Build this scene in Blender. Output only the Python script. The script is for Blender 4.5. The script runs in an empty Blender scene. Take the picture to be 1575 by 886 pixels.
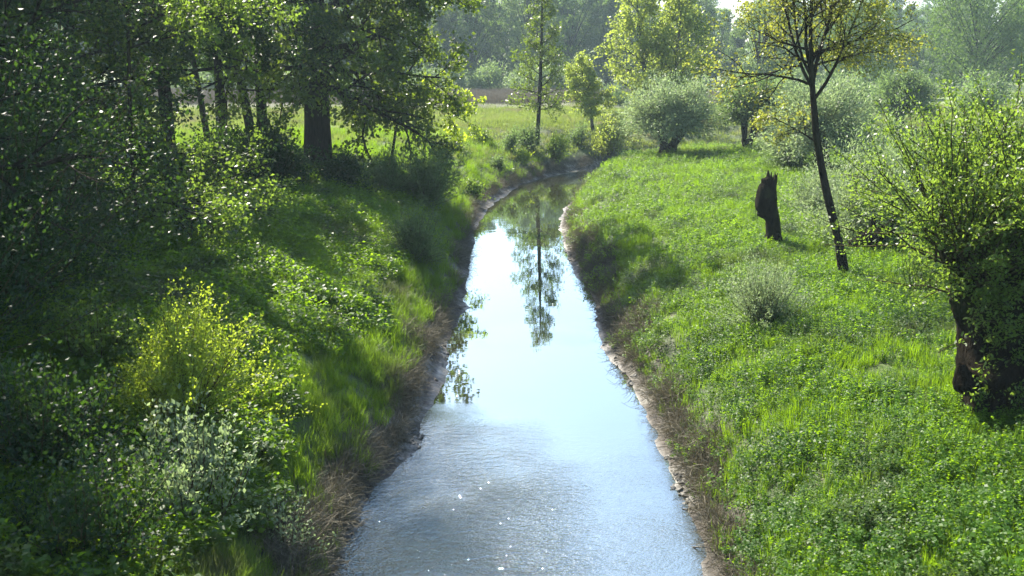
import bpy, math, random
import numpy as np
from math import radians as RAD, sin, cos, pi
from mathutils import Vector

S = bpy.context.scene
COL = S.collection

# ------------------------------------------------------------------ camera
CAM_H, PITCH, FPX = 7.0, RAD(12.5), 1546.0
cd = bpy.data.cameras.new('camera'); cd.sensor_width = 36; cd.lens = 36*FPX/1575.0
cd.clip_start = 0.1; cd.clip_end = 4000
cam = bpy.data.objects.new('camera', cd); COL.objects.link(cam)
cam.location = (0, 0, CAM_H); cam.rotation_euler = (RAD(90)-PITCH, 0, 0)
S.camera = cam

# ------------------------------------------------------------------ sky, sun, exposure
SUN_EL, SUN_AZ = 42.0, -34.0           # azimuth measured from +Y (the view), negative = to the left
w = bpy.data.worlds.new('World'); S.world = w; w.use_nodes = True
nt = w.node_tree; nt.nodes.clear()
sky = nt.nodes.new('ShaderNodeTexSky'); sky.sky_type = 'NISHITA'; sky.sun_disc = False
sky.sun_elevation = RAD(SUN_EL); sky.sun_rotation = RAD(SUN_AZ)
sky.air_density = 1.0; sky.dust_density = 1.6; sky.ozone_density = 3.0
bg = nt.nodes.new('ShaderNodeBackground'); bg.inputs[1].default_value = 0.112
ow = nt.nodes.new('ShaderNodeOutputWorld')
nt.links.new(sky.outputs[0], bg.inputs[0]); nt.links.new(bg.outputs[0], ow.inputs[0])
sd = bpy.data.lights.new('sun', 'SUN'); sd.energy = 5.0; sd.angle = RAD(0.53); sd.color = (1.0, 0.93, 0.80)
sun = bpy.data.objects.new('sun', sd); COL.objects.link(sun)
_sv = Vector((sin(RAD(SUN_AZ))*cos(RAD(SUN_EL)), cos(RAD(SUN_AZ))*cos(RAD(SUN_EL)), sin(RAD(SUN_EL))))
sun.rotation_euler = _sv.to_track_quat('Z', 'Y').to_euler(); sun.location = (-60, 80, 90)
S.view_settings.view_transform = 'Standard'; S.view_settings.look = 'None'
S.view_settings.exposure = 1.8; S.view_settings.gamma = 1.0
S.render.engine = 'CYCLES'
cy = S.cycles
cy.max_bounces = 6; cy.diffuse_bounces = 3; cy.glossy_bounces = 2; cy.transmission_bounces = 4
cy.volume_bounces = 0; cy.transparent_max_bounces = 8; cy.use_denoising = True
cy.caustics_reflective = False; cy.caustics_refractive = False
cy.sample_clamp_indirect = 6.0

# ------------------------------------------------------------------ numbers
def rng(s): return np.random.default_rng(s)
def _h(ix, iy, s):
    v = np.sin(ix*127.1 + iy*311.7 + s*74.7)*43758.5453
    return v - np.floor(v)
def vnoise(x, y, s=0.0):
    ix, iy = np.floor(x), np.floor(y); fx, fy = x-ix, y-iy
    fx = fx*fx*(3-2*fx); fy = fy*fy*(3-2*fy)
    a, b, c, d = _h(ix, iy, s), _h(ix+1, iy, s), _h(ix, iy+1, s), _h(ix+1, iy+1, s)
    return (a*(1-fx)+b*fx)*(1-fy)+(c*(1-fx)+d*fx)*fy
def fbm(x, y, s=0.0, o=3):
    t, a = 0, 0.5
    for i in range(o):
        t = t + a*(vnoise(x, y, s+i)-0.5)*2; x, y, a = x*2.03, y*2.03, a*0.5
    return t
def nrm(v): return v/np.maximum(np.linalg.norm(v, axis=-1, keepdims=True), 1e-9)

# ------------------------------------------------------------------ terrain function
RIV = np.array([(-60,-.5,3), (-20,.2,2.8), (12.9,.16,2.5), (14.9,.2,2.6), (16.3,.4,2.42), (17.7,.52,2.22), (21.2,.45,2.25), (24.3,.4,2.0),
    (29.2,.5,1.88), (36.3,.33,1.75), (43.9,.3,1.8), (49,.62,1.95), (55,1.4,1.9), (60,2.5,1.8), (64.5,4.0,1.6), (68,6.2,1.45),
    (70.5,9.5,1.4), (72,15,1.5), (73,24,1.5), (77,36,1.6), (86,48,1.6), (92,70,1.6), (90,120,1.8), (110,240,2)])
_p = []
for i in range(len(RIV)-1):
    a, b = RIV[i], RIV[i+1]; n = max(2, int(np.hypot(a[0]-b[0], a[1]-b[1])/0.7))
    for k in range(n): _p.append(a+(b-a)*k/n)
_p = np.array(_p)
for _ in range(3): _p[1:-1] = (_p[:-2]+_p[1:-1]*2+_p[2:])/4
RP = _p
def river(x, y):
    """distance outside the water's edge and the side (-1 left, +1 right) of each point"""
    x = np.atleast_1d(np.asarray(x, float)).ravel(); y = np.atleast_1d(np.asarray(y, float)).ravel()
    d = np.empty(len(x)); s = np.empty(len(x))
    for i in range(0, len(x), 8000):
        X, Y = x[i:i+8000, None], y[i:i+8000, None]
        q = np.hypot(X-RP[None, :, 1], Y-RP[None, :, 0])
        e = q-RP[None, :, 2]; k = e.argmin(1); d[i:i+8000] = e[np.arange(len(k)), k]
        k0 = np.clip(k, 1, len(RP)-2)
        ty, tx = RP[k0+1, 0]-RP[k0-1, 0], RP[k0+1, 1]-RP[k0-1, 1]
        cr = tx*(Y[:, 0]-RP[k0, 0])-ty*(X[:, 0]-RP[k0, 1])
        s[i:i+8000] = np.where(cr > 0, -1, 1)
    return d, s
RX = [-3, -1.2, -.4, 0, .45, .65, .95, 1.5, 2.6, 5, 9, 20, 60, 400]
RZ = [-1, -.6, -.2, 0, .10, .30, .62, 1.05, 1.45, 1.8, 2.05, 2.35, 2.4, 2.6]
LX = [-3, -1.2, -.4, 0, .3, .55, 1.1, 2.0, 3.2, 5.2, 8, 12, 60, 400]
LZ = [-1, -.6, -.2, 0, .10, .35, .85, 1.35, 1.85, 2.4, 2.65, 2.7, 2.6, 2.7]
def HT(x, y):
    x = np.atleast_1d(np.asarray(x, float)).ravel(); y = np.atleast_1d(np.asarray(y, float)).ravel()
    d, s = river(x, y)
    dd = d + fbm(x*.9, y*.9, 3)*.22 + fbm(x*.28, y*.28, 9)*.35
    z = np.where(s > 0, np.interp(dd, RX, RZ), np.interp(dd, LX, LZ))
    k = np.clip((d-.4)/1.5, 0, 1)
    z = z + k*(fbm(x*.35, y*.35, 5)*np.where(s > 0, .16, .3) + fbm(x*1.4, y*1.4, 6)*.09) + np.clip((d-.1)/.3, 0, 1)*fbm(x*3.1, y*3.1, 8)*.05
    z = z + np.clip((y-190)/250, 0, 1)**1.3*12 
    return z
def H1(x, y): return float(HT(x, y)[0])
def ray(px, py):
    u = (px-787.5)/FPX; v = (443-py)/FPX
    return np.array([u, cos(PITCH)+v*sin(PITCH), -sin(PITCH)+v*cos(PITCH)])
def gnd(px, py):
    """where the sight line through a point of the photograph meets the ground"""
    r = ray(px, py); t = 8.0
    for i in range(900):
        p = r*t; z = CAM_H+p[2]
        if i % 1 == 0 and z <= H1(p[0], p[1]): break
        t += max(.04, (z-H1(p[0], p[1]))*.6)
    return np.array([p[0], p[1], H1(p[0], p[1])])
def at_dist(px, py, Y):
    r = ray(px, py); t = Y/r[1]
    return np.array([r[0]*t, Y, CAM_H+r[2]*t])

# ------------------------------------------------------------------ meshes
def raw_mesh(name, V, F, nper, mat=None, smooth=False, attrs=None):
    m = bpy.data.meshes.new(name)
    V = np.ascontiguousarray(V, dtype=np.float32); F = np.ascontiguousarray(F, dtype=np.int32)
    m.vertices.add(len(V)); m.vertices.foreach_set('co', V.ravel())
    nf = len(F)//nper
    m.loops.add(nf*nper); m.loops.foreach_set('vertex_index', F.ravel())
    m.polygons.add(nf); m.polygons.foreach_set('loop_start', np.arange(0, nf*nper, nper, dtype=np.int32))
    m.polygons.foreach_set('loop_total', np.full(nf, nper, dtype=np.int32))
    if smooth: m.polygons.foreach_set('use_smooth', np.ones(nf, dtype=bool))
    m.update(calc_edges=True)
    for k, a in (attrs or {}).items():
        at = m.attributes.new(k, 'FLOAT', 'POINT'); at.data.foreach_set('value', np.ascontiguousarray(a, dtype=np.float32))
    if mat: m.materials.append(mat)
    return m
def link(name, mesh, parent=None, loc=None):
    o = bpy.data.objects.new(name, mesh); COL.objects.link(o)
    if parent is not None: o.parent = parent
    if loc is not None: o.location = loc
    return o
def thing(name, label, cat, loc=(0, 0, 0), group=None, rz=0, data=None):
    o = bpy.data.objects.new(name, data); COL.objects.link(o)
    o.location = tuple(float(c) for c in loc); o.rotation_euler = (0, 0, rz)
    o['label'] = label; o['category'] = cat
    if group: o['group'] = group
    if data is None: o.empty_display_size = .3
    return o
def dup(root, loc, rz=0, s=(1, 1, 1), label=None):
    r = root.copy(); COL.objects.link(r); r.location = tuple(float(c) for c in loc); r.rotation_euler = (0, 0, rz); r.scale = s
    if label: r['label'] = label
    for ch in list(root.children):
        c = ch.copy(); COL.objects.link(c); c.parent = r
        for g in list(ch.children):
            q = g.copy(); COL.objects.link(q); q.parent = c
    return r

class Leaves:
    def __init__(s): s.c = []; s.v = []; s.n = 0
    def add(s, C, L, W, seed, up=.3, dirs=None, droop=0.0, jit=.3, fold=.0):
        """rhombic leaves at centres C, length L, width W"""
        r = rng(seed); N = len(C)
        if N == 0: return
        n = nrm(r.normal(size=(N, 3)) + np.array([0, 0, up*2.2]))
        a = r.normal(size=(N, 3)) if dirs is None else nrm(dirs)+r.normal(size=(N, 3))*jit
        a = a+np.array([0, 0, -droop]); a = nrm(a-(a*n).sum(1, keepdims=True)*n*.85)
        b = nrm(np.cross(n, a)); n2 = np.cross(a, b)
        sc = r.uniform(.65, 1.3, size=(N, 1)); L_ = L*sc*.5; W_ = W*sc*.5
        q = np.stack([C-a*L_, C+b*W_+n2*W_*.35-a*L_*.1, C+a*L_, C-b*W_+n2*W_*.35-a*L_*.1], 1)
        s.c.append(q.reshape(-1, 3)); s.v.append(np.repeat(r.uniform(0, 1, N), 4))
    def mesh(s, name, mat):
        V = np.concatenate(s.c); n = len(V)
        return raw_mesh(name, V, np.arange(n), 4, mat, False, {'rnd': np.concatenate(s.v)})

class Tubes:
    def __init__(s): s.V = []; s.F = []; s.n = 0
    def add(s, P, R, k=6, noise=0.0, seed=0, cap=False):
        P = np.asarray(P, float); R = np.asarray(R, float); n = len(P)
        T = nrm(np.gradient(P, axis=0))
        ref = np.array([1.0, 0, 0]) if abs(T[0][2]) > .6 else np.array([0, 0, 1.0])
        A = nrm(np.cross(T, ref)); B = np.cross(T, A)
        th = np.arange(k)*2*pi/k
        rad = R[:, None]*np.ones(k)
        if noise:
            r = rng(seed); g = r.normal(size=(n, k)); g = (g+np.roll(g, 1, 1)+np.roll(g, -1, 1))/2
            g[1:-1] = (g[:-2]+g[1:-1]*1.5+g[2:])/3; rad = rad*(1+noise*g)
        V = P[:, None, :]+A[:, None, :]*(np.cos(th)*rad)[..., None]+B[:, None, :]*(np.sin(th)*rad)[..., None]
        i = np.arange(n-1)[:, None]*k; j = np.arange(k)[None, :]; j2 = (j+1) % k
        F = np.stack([i+j, i+j2, i+k+j2, i+k+j], -1).reshape(-1)+s.n
        s.V.append(V.reshape(-1, 3)); s.F.append(F); s.n += n*k
        if cap:
            s.V.append(P[-1:]+T[-1:]*R[-1]*.3); top = s.n-k
            jj = np.arange(0, k, 1); F2 = []
            for q in range(k): F2 += [top+q, top+(q+1) % k, s.n, s.n]
            # degenerate quads are avoided: fan in pairs
            F2 = []
            for q in range(0, k, 2): F2 += [top+q, top+(q+1) % k, top+(q+2) % k, s.n]
            s.F.append(np.array(F2)); s.n += 1
    def mesh(s, name, mat): return raw_mesh(name, np.concatenate(s.V), np.concatenate(s.F), 4, mat, True)

# ------------------------------------------------------------------ materials
def mat_new(name):
    m = bpy.data.materials.new(name); m.use_nodes = True; t = m.node_tree; t.nodes.clear()
    o = t.nodes.new('ShaderNodeOutputMaterial'); return m, t, o
def N(t, kind, **kw):
    n = t.nodes.new(kind)
    for k, v in kw.items():
        if k.startswith('i_'):
            key = k[2:]; n.inputs[int(key) if key.isdigit() else key].default_value = v
        else: setattr(n, k, v)
    return n
def ramp(t, fac, stops):
    r = t.nodes.new('ShaderNodeValToRGB'); e = r.color_ramp.elements
    while len(e) < len(stops): e.new(.5)
    for q, (p, c) in zip(e, stops): q.position = p; q.color = (*c, 1) if len(c) == 3 else c
    t.links.new(fac, r.inputs[0]); return r.outputs[0]
def mixc(t, f, a, b, mode='MIX'):
    m = t.nodes.new('ShaderNodeMix'); m.data_type = 'RGBA'; m.blend_type = mode
    for s, v in ((0, f), (6, a), (7, b)):
        if isinstance(v, (int, float)): m.inputs[s].default_value = v
        elif isinstance(v, tuple): m.inputs[s].default_value = (*v, 1)
        else: t.links.new(v, m.inputs[s])
    return m.outputs[2]
def noise(t, scale, detail=3, vec=None, rough=.55):
    n = N(t, 'ShaderNodeTexNoise', i_Scale=scale, i_Detail=detail, i_Roughness=rough)
    if vec is not None: t.links.new(vec, n.inputs['Vector'])
    return n.outputs[0]
def leaf_mat(name, dark, light, trans, rough=.42, tf=.45, patch=.25, dry=None):
    """a leaf: reflects dark..light by leaf, passes light through in colour trans"""
    m, t, o = mat_new(name); L = t.links.new
    a = N(t, 'ShaderNodeAttribute', attribute_name='rnd').outputs['Fac']
    tint = N(t, 'ShaderNodeAttribute', attribute_name='tint', attribute_type='INSTANCER').outputs['Fac']
    geo = N(t, 'ShaderNodeNewGeometry').outputs['Position']
    nz = noise(t, patch, 2, geo)
    s = N(t, 'ShaderNodeMath', operation='MULTIPLY_ADD', i_1=.5); L(a, s.inputs[0]); L(nz, s.inputs[2])
    s2 = N(t, 'ShaderNodeMath', operation='ADD'); L(s.outputs[0], s2.inputs[0]); L(tint, s2.inputs[1])
    s3 = N(t, 'ShaderNodeMath', operation='SUBTRACT', i_1=.25, use_clamp=True); L(s2.outputs[0], s3.inputs[0])
    c = mixc(t, s3.outputs[0], dark, light)
    tc = mixc(t, s3.outputs[0], tuple(q*.7 for q in trans), trans)
    if dry:
        f = ramp(t, noise(t, .5, 2, geo), [(.52, (0, 0, 0)), (.7, (1, 1, 1))])
        c = mixc(t, f, c, dry); tc = mixc(t, f, tc, tuple(q*1.5 for q in dry))
    p = N(t, 'ShaderNodeBsdfPrincipled', i_Roughness=rough); L(c, p.inputs['Base Color']); p.inputs['IOR'].default_value = 1.38
    tr = N(t, 'ShaderNodeBsdfTranslucent'); L(tc, tr.inputs[0])
    mx = N(t, 'ShaderNodeMixShader'); mx.inputs[0].default_value = tf
    L(p.outputs[0], mx.inputs[1]); L(tr.outputs[0], mx.inputs[2]); L(mx.outputs[0], o.inputs[0])
    return m
def bark_mat(name, a, b, scale=6, moss=.3):
    m, t, o = mat_new(name); L = t.links.new
    geo = N(t, 'ShaderNodeNewGeometry'); mp = N(t, 'ShaderNodeMapping'); mp.inputs['Scale'].default_value = (1, 1, .16)
    L(geo.outputs['Position'], mp.inputs['Vector'])
    n1 = noise(t, scale*2.2, 5, mp.outputs[0], .7)
    c = ramp(t, n1, [(.35, a), (.65, b)])
    mm = ramp(t, noise(t, 1.3, 3, geo.outputs['Position']), [(.5, (0, 0, 0)), (.75, (moss,)*3)])
    c = mixc(t, mm, c, (.06, .09, .025))
    p = N(t, 'ShaderNodeBsdfPrincipled', i_Roughness=1.0, i_IOR=1.15); L(c, p.inputs['Base Color'])
    b_ = N(t, 'ShaderNodeBump', i_Strength=1.0, i_Distance=.12); L(n1, b_.inputs['Height']); L(b_.outputs[0], p.inputs['Normal'])
    L(p.outputs[0], o.inputs[0]); return m

M = {}
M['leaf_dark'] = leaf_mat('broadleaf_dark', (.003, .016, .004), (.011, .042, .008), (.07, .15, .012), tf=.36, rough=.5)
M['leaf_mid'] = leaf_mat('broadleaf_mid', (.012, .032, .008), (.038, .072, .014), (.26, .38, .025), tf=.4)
M['leaf_fresh'] = leaf_mat('fresh_leaf', (.02, .05, .008), (.06, .105, .016), (.34, .52, .05), tf=.4)
M['leaf_yellow'] = leaf_mat('yellow_green_leaf', (.06, .095, .012), (.13, .19, .024), (.62, .80, .05))
M['leaf_bronze'] = leaf_mat('bronze_leaf', (.04, .036, .008), (.08, .085, .015), (.44, .49, .06))
M['leaf_lime'] = leaf_mat('lime_leaf', (.05, .08, .012), (.12, .165, .03), (.52, .64, .08))
M['leaf_willow'] = leaf_mat('willow_leaf', (.02, .045, .018), (.06, .10, .04), (.26, .40, .10), rough=.5)
M['leaf_silver'] = leaf_mat('silver_willow_leaf', (.12, .16, .08), (.26, .32, .18), (.34, .46, .17), rough=.5)
M['leaf_far'] = leaf_mat('far_leaf', (.016, .042, .012), (.055, .10, .024), (.18, .30, .04), rough=.6, patch=.08)
M['leaf_far_willow'] = leaf_mat('far_willow_leaf', (.04, .075, .03), (.09, .14, .05), (.26, .38, .10), rough=.6, patch=.08)
M['herb'] = leaf_mat('herb_leaf', (.018, .058, .004), (.062, .135, .008), (.37, .62, .015), rough=.5, patch=.6, dry=(.05, .085, .02))
M['grass'] = leaf_mat('grass_blade', (.016, .05, .005), (.055, .105, .010), (.34, .58, .012), rough=.45, patch=.5, dry=(.07, .08, .03))
M['meadow'] = leaf_mat('meadow_grass', (.06, .11, .02), (.13, .17, .045), (.29, .38, .06), rough=.6, patch=.12, dry=(.17, .15, .08))
M['straw'] = leaf_mat('dry_stalk', (.05, .046, .03), (.19, .17, .12), (.16, .13, .06), rough=.8, tf=.15, patch=1.5)
M['pale'] = leaf_mat('bleached_grass', (.35, .33, .25), (.55, .52, .42), (.5, .48, .38), rough=.7, tf=.3)
M['reed'] = leaf_mat('reddish_brown_reed', (.11, .09, .068), (.19, .16, .12), (.19, .16, .11), rough=.8, tf=.2, patch=.3)
M['bark'] = bark_mat('dark_bark', (.012, .010, .007), (.05, .04, .03))
M['bark_grey'] = bark_mat('grey_bark', (.035, .030, .024), (.11, .10, .08), moss=.5)
M['stem'] = bark_mat('twig_bark', (.05, .04, .02), (.12, .10, .05))
M['rot'] = bark_mat('rotten_wood', (.006, .005, .0035), (.026, .020, .013), 7, .4)

# ground: mud by the water, brown litter on the slope, soil and moss green under the plants
m, t, o = mat_new('bank_ground'); L = t.links.new
geo = N(t, 'ShaderNodeNewGeometry').outputs['Position']
e = N(t, 'ShaderNodeAttribute', attribute_name='edge').outputs['Fac']
fld = N(t, 'ShaderNodeAttribute', attribute_name='field').outputs['Fac']
n1 = noise(t, 5, 6, geo, .65); n2 = noise(t, .35, 4, geo); n3 = noise(t, 1.6, 4, geo)
mud0 = ramp(t, n1, [(.38, (.022, .018, .013)), (.55, (.055, .045, .034)), (.7, (.10, .085, .07))])
mud1 = ramp(t, n1, [(.36, (.04, .035, .027)), (.5, (.12, .11, .09)), (.68, (.26, .25, .22))])
mud = mixc(t, ramp(t, noise(t, .55, 3, geo), [(.46, (0, 0, 0)), (.56, (1, 1, 1))]), mud0, mud1)
lit = ramp(t, n1, [(.3, (.022, .019, .013)), (.7, (.08, .07, .05))])
grn = ramp(t, n2, [(.35, (.035, .06, .014)), (.65, (.07, .10, .02))])
grn2 = mixc(t, ramp(t, n3, [(.5, (0, 0, 0)), (.7, (.6, .6, .6))]), grn, (.07, .055, .03))
f1 = N(t, 'ShaderNodeMath', operation='MULTIPLY_ADD', i_1=.5, i_2=-.38); L(n3, f1.inputs[0])
ee = N(t, 'ShaderNodeMath', operation='ADD'); L(f1.outputs[0], ee.inputs[0]); L(e, ee.inputs[1])
c = mixc(t, ramp(t, ee.outputs[0], [(.42, (0, 0, 0)), (.56, (1, 1, 1))]), mud, lit)
ed = N(t, 'ShaderNodeMath', operation='MULTIPLY', i_1=.3); L(ee.outputs[0], ed.inputs[0])
c = mixc(t, ramp(t, ed.outputs[0], [(.18, (0, 0, 0)), (.34, (1, 1, 1))]), c, grn2)
c = mixc(t, ramp(t, fld, [(.3, (0, 0, 0)), (.5, (1, 1, 1))]), c, mixc(t, n2, (.12, .17, .05), (.18, .22, .07)))
p = N(t, 'ShaderNodeBsdfPrincipled', i_Roughness=.8); L(c, p.inputs['Base Color'])
L(ramp(t, e, [(.01, (.4,)*3), (.1, (.85,)*3)]), p.inputs['Roughness'])
b_ = N(t, 'ShaderNodeBump', i_Strength=1.0, i_Distance=.06); L(n1, b_.inputs['Height']); L(b_.outputs[0], p.inputs['Normal'])
L(p.outputs[0], o.inputs[0]); M['ground'] = m

# water: murky body under a rippled surface, rougher near the camera and towards the left bank
m, t, o = mat_new('stream_water'); L = t.links.new
geo = N(t, 'ShaderNodeNewGeometry').outputs['Position']
sx = N(t, 'ShaderNodeSeparateXYZ'); L(geo, sx.inputs[0])
mp = N(t, 'ShaderNodeMapping'); mp.inputs['Scale'].default_value = (1.0, 1.7, 1); mp.inputs['Rotation'].default_value = (0, 0, .35); L(geo, mp.inputs['Vector'])
na = noise(t, 5.0, 3, mp.outputs[0], .6); nb = noise(t, 1.1, 3, mp.outputs[0]); nc = noise(t, 22, 2, mp.outputs[0])
fy = N(t, 'ShaderNodeMapRange', i_1=12.0, i_2=20.5, i_3=1.0, i_4=0.0, interpolation_type='SMOOTHSTEP'); L(sx.outputs[1], fy.inputs[0])
fx = N(t, 'ShaderNodeMapRange', i_1=-2.2, i_2=1.6, i_3=1.0, i_4=.10, interpolation_type='SMOOTHSTEP'); L(sx.outputs[0], fx.inputs[0])
am = N(t, 'ShaderNodeMath', operation='MULTIPLY'); L(fy.outputs[0], am.inputs[0]); L(fx.outputs[0], am.inputs[1])
am2 = N(t, 'ShaderNodeMath', operation='MULTIPLY'); L(am.outputs[0], am2.inputs[0])
pt = N(t, 'ShaderNodeMapRange', i_1=.35, i_2=.65, i_3=1.1, i_4=2.7); L(noise(t, .5, 2, geo), pt.inputs[0]); L(pt.outputs[0], am2.inputs[1])
hs = N(t, 'ShaderNodeMath', operation='MULTIPLY_ADD', i_1=.6); L(nc, hs.inputs[0]); L(na, hs.inputs[2])
hh = N(t, 'ShaderNodeMath', operation='MULTIPLY'); L(hs.outputs[0], hh.inputs[0]); L(am2.outputs[0], hh.inputs[1])
h2 = N(t, 'ShaderNodeMath', operation='MULTIPLY_ADD', i_1=.014); L(nb, h2.inputs[0]); L(hh.outputs[0], h2.inputs[2])
b_ = N(t, 'ShaderNodeBump', i_Strength=1.0, i_Distance=.09); L(h2.outputs[0], b_.inputs['Height'])
p = N(t, 'ShaderNodeBsdfPrincipled', i_Roughness=.0, i_IOR=1.8)
L(mixc(t, noise(t, .4, 2, geo), (.022, .024, .014), (.040, .038, .022)), p.inputs['Base Color'])
L(b_.outputs[0], p.inputs['Normal']); gl = N(t, 'ShaderNodeBsdfGlossy', i_Roughness=0.02); gl.inputs['Color'].default_value = (.88, 1, 1, 1); L(b_.outputs[0], gl.inputs['Normal'])
mx = N(t, 'ShaderNodeMixShader'); mx.inputs[0].default_value = .34; L(p.outputs[0], mx.inputs[1]); L(gl.outputs[0], mx.inputs[2])
L(mx.outputs[0], o.inputs[0]); M['water'] = m

# ------------------------------------------------------------------ setting: ground and water
def spaced(a, b, fn):
    v = [a]
    while v[-1] < b: v.append(v[-1]+fn(v[-1]))
    return np.array(v)
gx = spaced(0, 520, lambda v: .17 if v < 7 else .17+(v-7)*.06)
gx = np.concatenate([-gx[:0:-1], gx])
gy = np.concatenate([-spaced(0, 60, lambda v: .6+v*.2)[:0:-1], spaced(0, 700, lambda v: .5 if v < 10 else (.15 if v < 26 else (.15+(v-26)*.006 if v < 80 else .5+(v-80)*.06)))])
GX, GY = np.meshgrid(gx, gy); gxf, gyf = GX.ravel(), GY.ravel()
gd, gs = river(gxf, gyf)
gz = HT(gxf, gyf)
nx_, ny_ = len(gx), len(gy)
I = (np.arange(ny_-1)[:, None]*nx_+np.arange(nx_-1)[None, :])
F = np.stack([I, I+1, I+nx_+1, I+nx_], -1).reshape(-1)
fieldv = np.clip((gyf-88)/25, 0, 1)
g = raw_mesh('ground', np.stack([gxf, gyf, gz], 1), F, 4, M['ground'], True, {'edge': np.clip(gd, 0, 5), 'field': fieldv})
go = link('ground', g); go['kind'] = 'structure'; go['label'] = 'grassy floodplain with muddy stream banks'
RV = []
wd = RP[::2]
tx = np.gradient(wd[:, 1]); ty = np.gradient(wd[:, 0]); q = np.hypot(tx, ty); nxv, nyv = ty/q, -tx/q
Vw = []
for k in (-1, -.5, 0, .5, 1):
    hw = wd[:, 2]+1.0
    Vw.append(np.stack([wd[:, 1]+nxv*hw*k, wd[:, 0]+nyv*hw*k, np.zeros(len(wd))], 1))
Vw = np.stack(Vw, 1); n = len(wd)
I = (np.arange(n-1)[:, None]*5+np.arange(4)[None, :])
F = np.stack([I, I+1, I+6, I+5], -1).reshape(-1)
wo = link('water', raw_mesh('water', Vw.reshape(-1, 3), F, 4, M['water'], True)); wo['kind'] = 'structure'; wo['label'] = 'narrow stream reflecting the pale sky'

# ------------------------------------------------------------------ tree builder
def rot_about(v, axis, ang):
    axis = axis/np.linalg.norm(axis)
    return v*cos(ang)+np.cross(axis, v)*sin(ang)+axis*np.dot(axis, v)*(1-cos(ang))
def branch_path(r, p0, d0, L, n, wander, trop):
    P = [np.array(p0, float)]; d = np.array(d0, float)
    for i in range(n):
        d = d+r.normal(size=3)*wander; d[2] += trop; d = d/np.linalg.norm(d)
        P.append(P[-1]+d*L/n)
    return np.array(P), d
def grow(r, tb, anchors, p0, d0, L, r0, lvl, cfg):
    c = cfg[lvl]; n = c.get('n', 5)
    P, d = branch_path(r, p0, d0, L, n, c.get('w', .15), c.get('t', .0))
    R = np.linspace(r0, r0*c.get('tip', .25), n+1)
    if r0 > c.get('min', .004): tb.add(P, R, c.get('k', 4))
    if lvl == len(cfg)-1 or c.get('leafy'):
        k = c['leaves']; tt = r.uniform(c.get('l0', .15), 1, k)*n
        i = np.minimum(tt.astype(int), n-1); f = (tt-i)[:, None]
        C = P[i]*(1-f)+P[i+1]*f+r.normal(size=(k, 3))*c.get('sp', .06)
        anchors.append((C, np.tile(d, (k, 1))))
    if lvl < len(cfg)-1:
        kids = c['kids']; nk = int(kids) + (r.random() < kids % 1)
        for j in range(nk):
            t_ = c.get('c0', .25)+(1-c.get('c0', .25))*(j+r.uniform(.2, .8))/nk
            q = t_*n; i = min(int(q), n-1); f = q-i; pp = P[i]*(1-f)+P[i+1]*f
            dd = P[i+1]-P[i]; dd = dd/np.linalg.norm(dd)
            ax = np.cross(dd, r.normal(size=3)); nd = rot_about(dd, ax, c.get('a', .8)*r.uniform(.7, 1.3))
            grow(r, tb, anchors, pp, nd, L*c.get('ratio', .5)*(1-.45*t_)*r.uniform(.75, 1.2), max(.004, R[i]*.6), lvl+1, cfg)
def make_tree(name, label, cat, base, path, radii, limbs, cfg, leaf, bark, seed, leafL=.09, leafW=.055, up=.25, droop=.2, group=None, k=12,
              sub='limb', noise_=.1, keep=None, thin=1.0):
    """trunk along path (relative to base), limbs = (position on trunk 0-1, azimuth, elevation, length, radius)"""
    r = rng(seed); root = thing(name, label, cat, base, group)
    P = np.asarray(path, float); R = np.asarray(radii, float)
    # resample the trunk smoothly
    tt = np.linspace(0, len(P)-1, max(8, len(P)*4)); i = np.minimum(tt.astype(int), len(P)-2); f = (tt-i)[:, None]
    f = f*f*(3-2*f)*.35+f*.65
    Q = P[i]*(1-f)+P[i+1]*f; RR = R[i]*(1-f[:, 0])+R[i+1]*f[:, 0]
    Q[1:-1] = (Q[:-2]+Q[1:-1]*2+Q[2:])/4
    tb = Tubes(); tb.add(Q, RR, k, noise_, seed)
    # root flare
    link('trunk', tb.mesh('trunk', bark), root)
    lv = Leaves()
    for j, (s, az, el, Ln, rr) in enumerate(limbs):
        q = s*(len(Q)-1); ii = min(int(q), len(Q)-2); ff = q-ii; pp = Q[ii]*(1-ff)+Q[ii+1]*ff
        d = np.array([sin(az)*cos(el), cos(az)*cos(el), sin(el)])
        tl = Tubes(); an = []
        grow(r, tl, an, pp, d, Ln, rr, 0, cfg)
        if an:
            C = np.concatenate([a[0] for a in an]); D = np.concatenate([a[1] for a in an])
            if keep is not None:
                ok = keep(C+np.asarray(base)); C, D = C[ok], D[ok]
                if ok.mean() < .45: continue
            if thin < 1:
                ok = r.random(len(C)) < thin; C, D = C[ok], D[ok]
            lv.add(C, leafL, leafW, seed*31+j, up, D, droop, .7)
        if tl.n: link(sub, tl.mesh(sub, bark), root)
    if lv.c: link('crown', lv.mesh('crown', leaf), root)
    return root
def limbset(r, n, s0, s1, Lf, el0, el1, rad, az0=0.0, azspread=None):
    out = []
    for i in range(n):
        s = s0+(s1-s0)*(i+r.uniform(0, .8))/n
        az = az0+i*2.4+r.uniform(-.4, .4) if azspread is None else az0+r.uniform(-azspread, azspread)
        out.append((s, az, el0+(el1-el0)*(s-s0)/(s1-s0+1e-6)+r.uniform(-.15, .15), Lf(s)*r.uniform(.8, 1.15), rad*(1.1-s*.7)))
    return out
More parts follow.
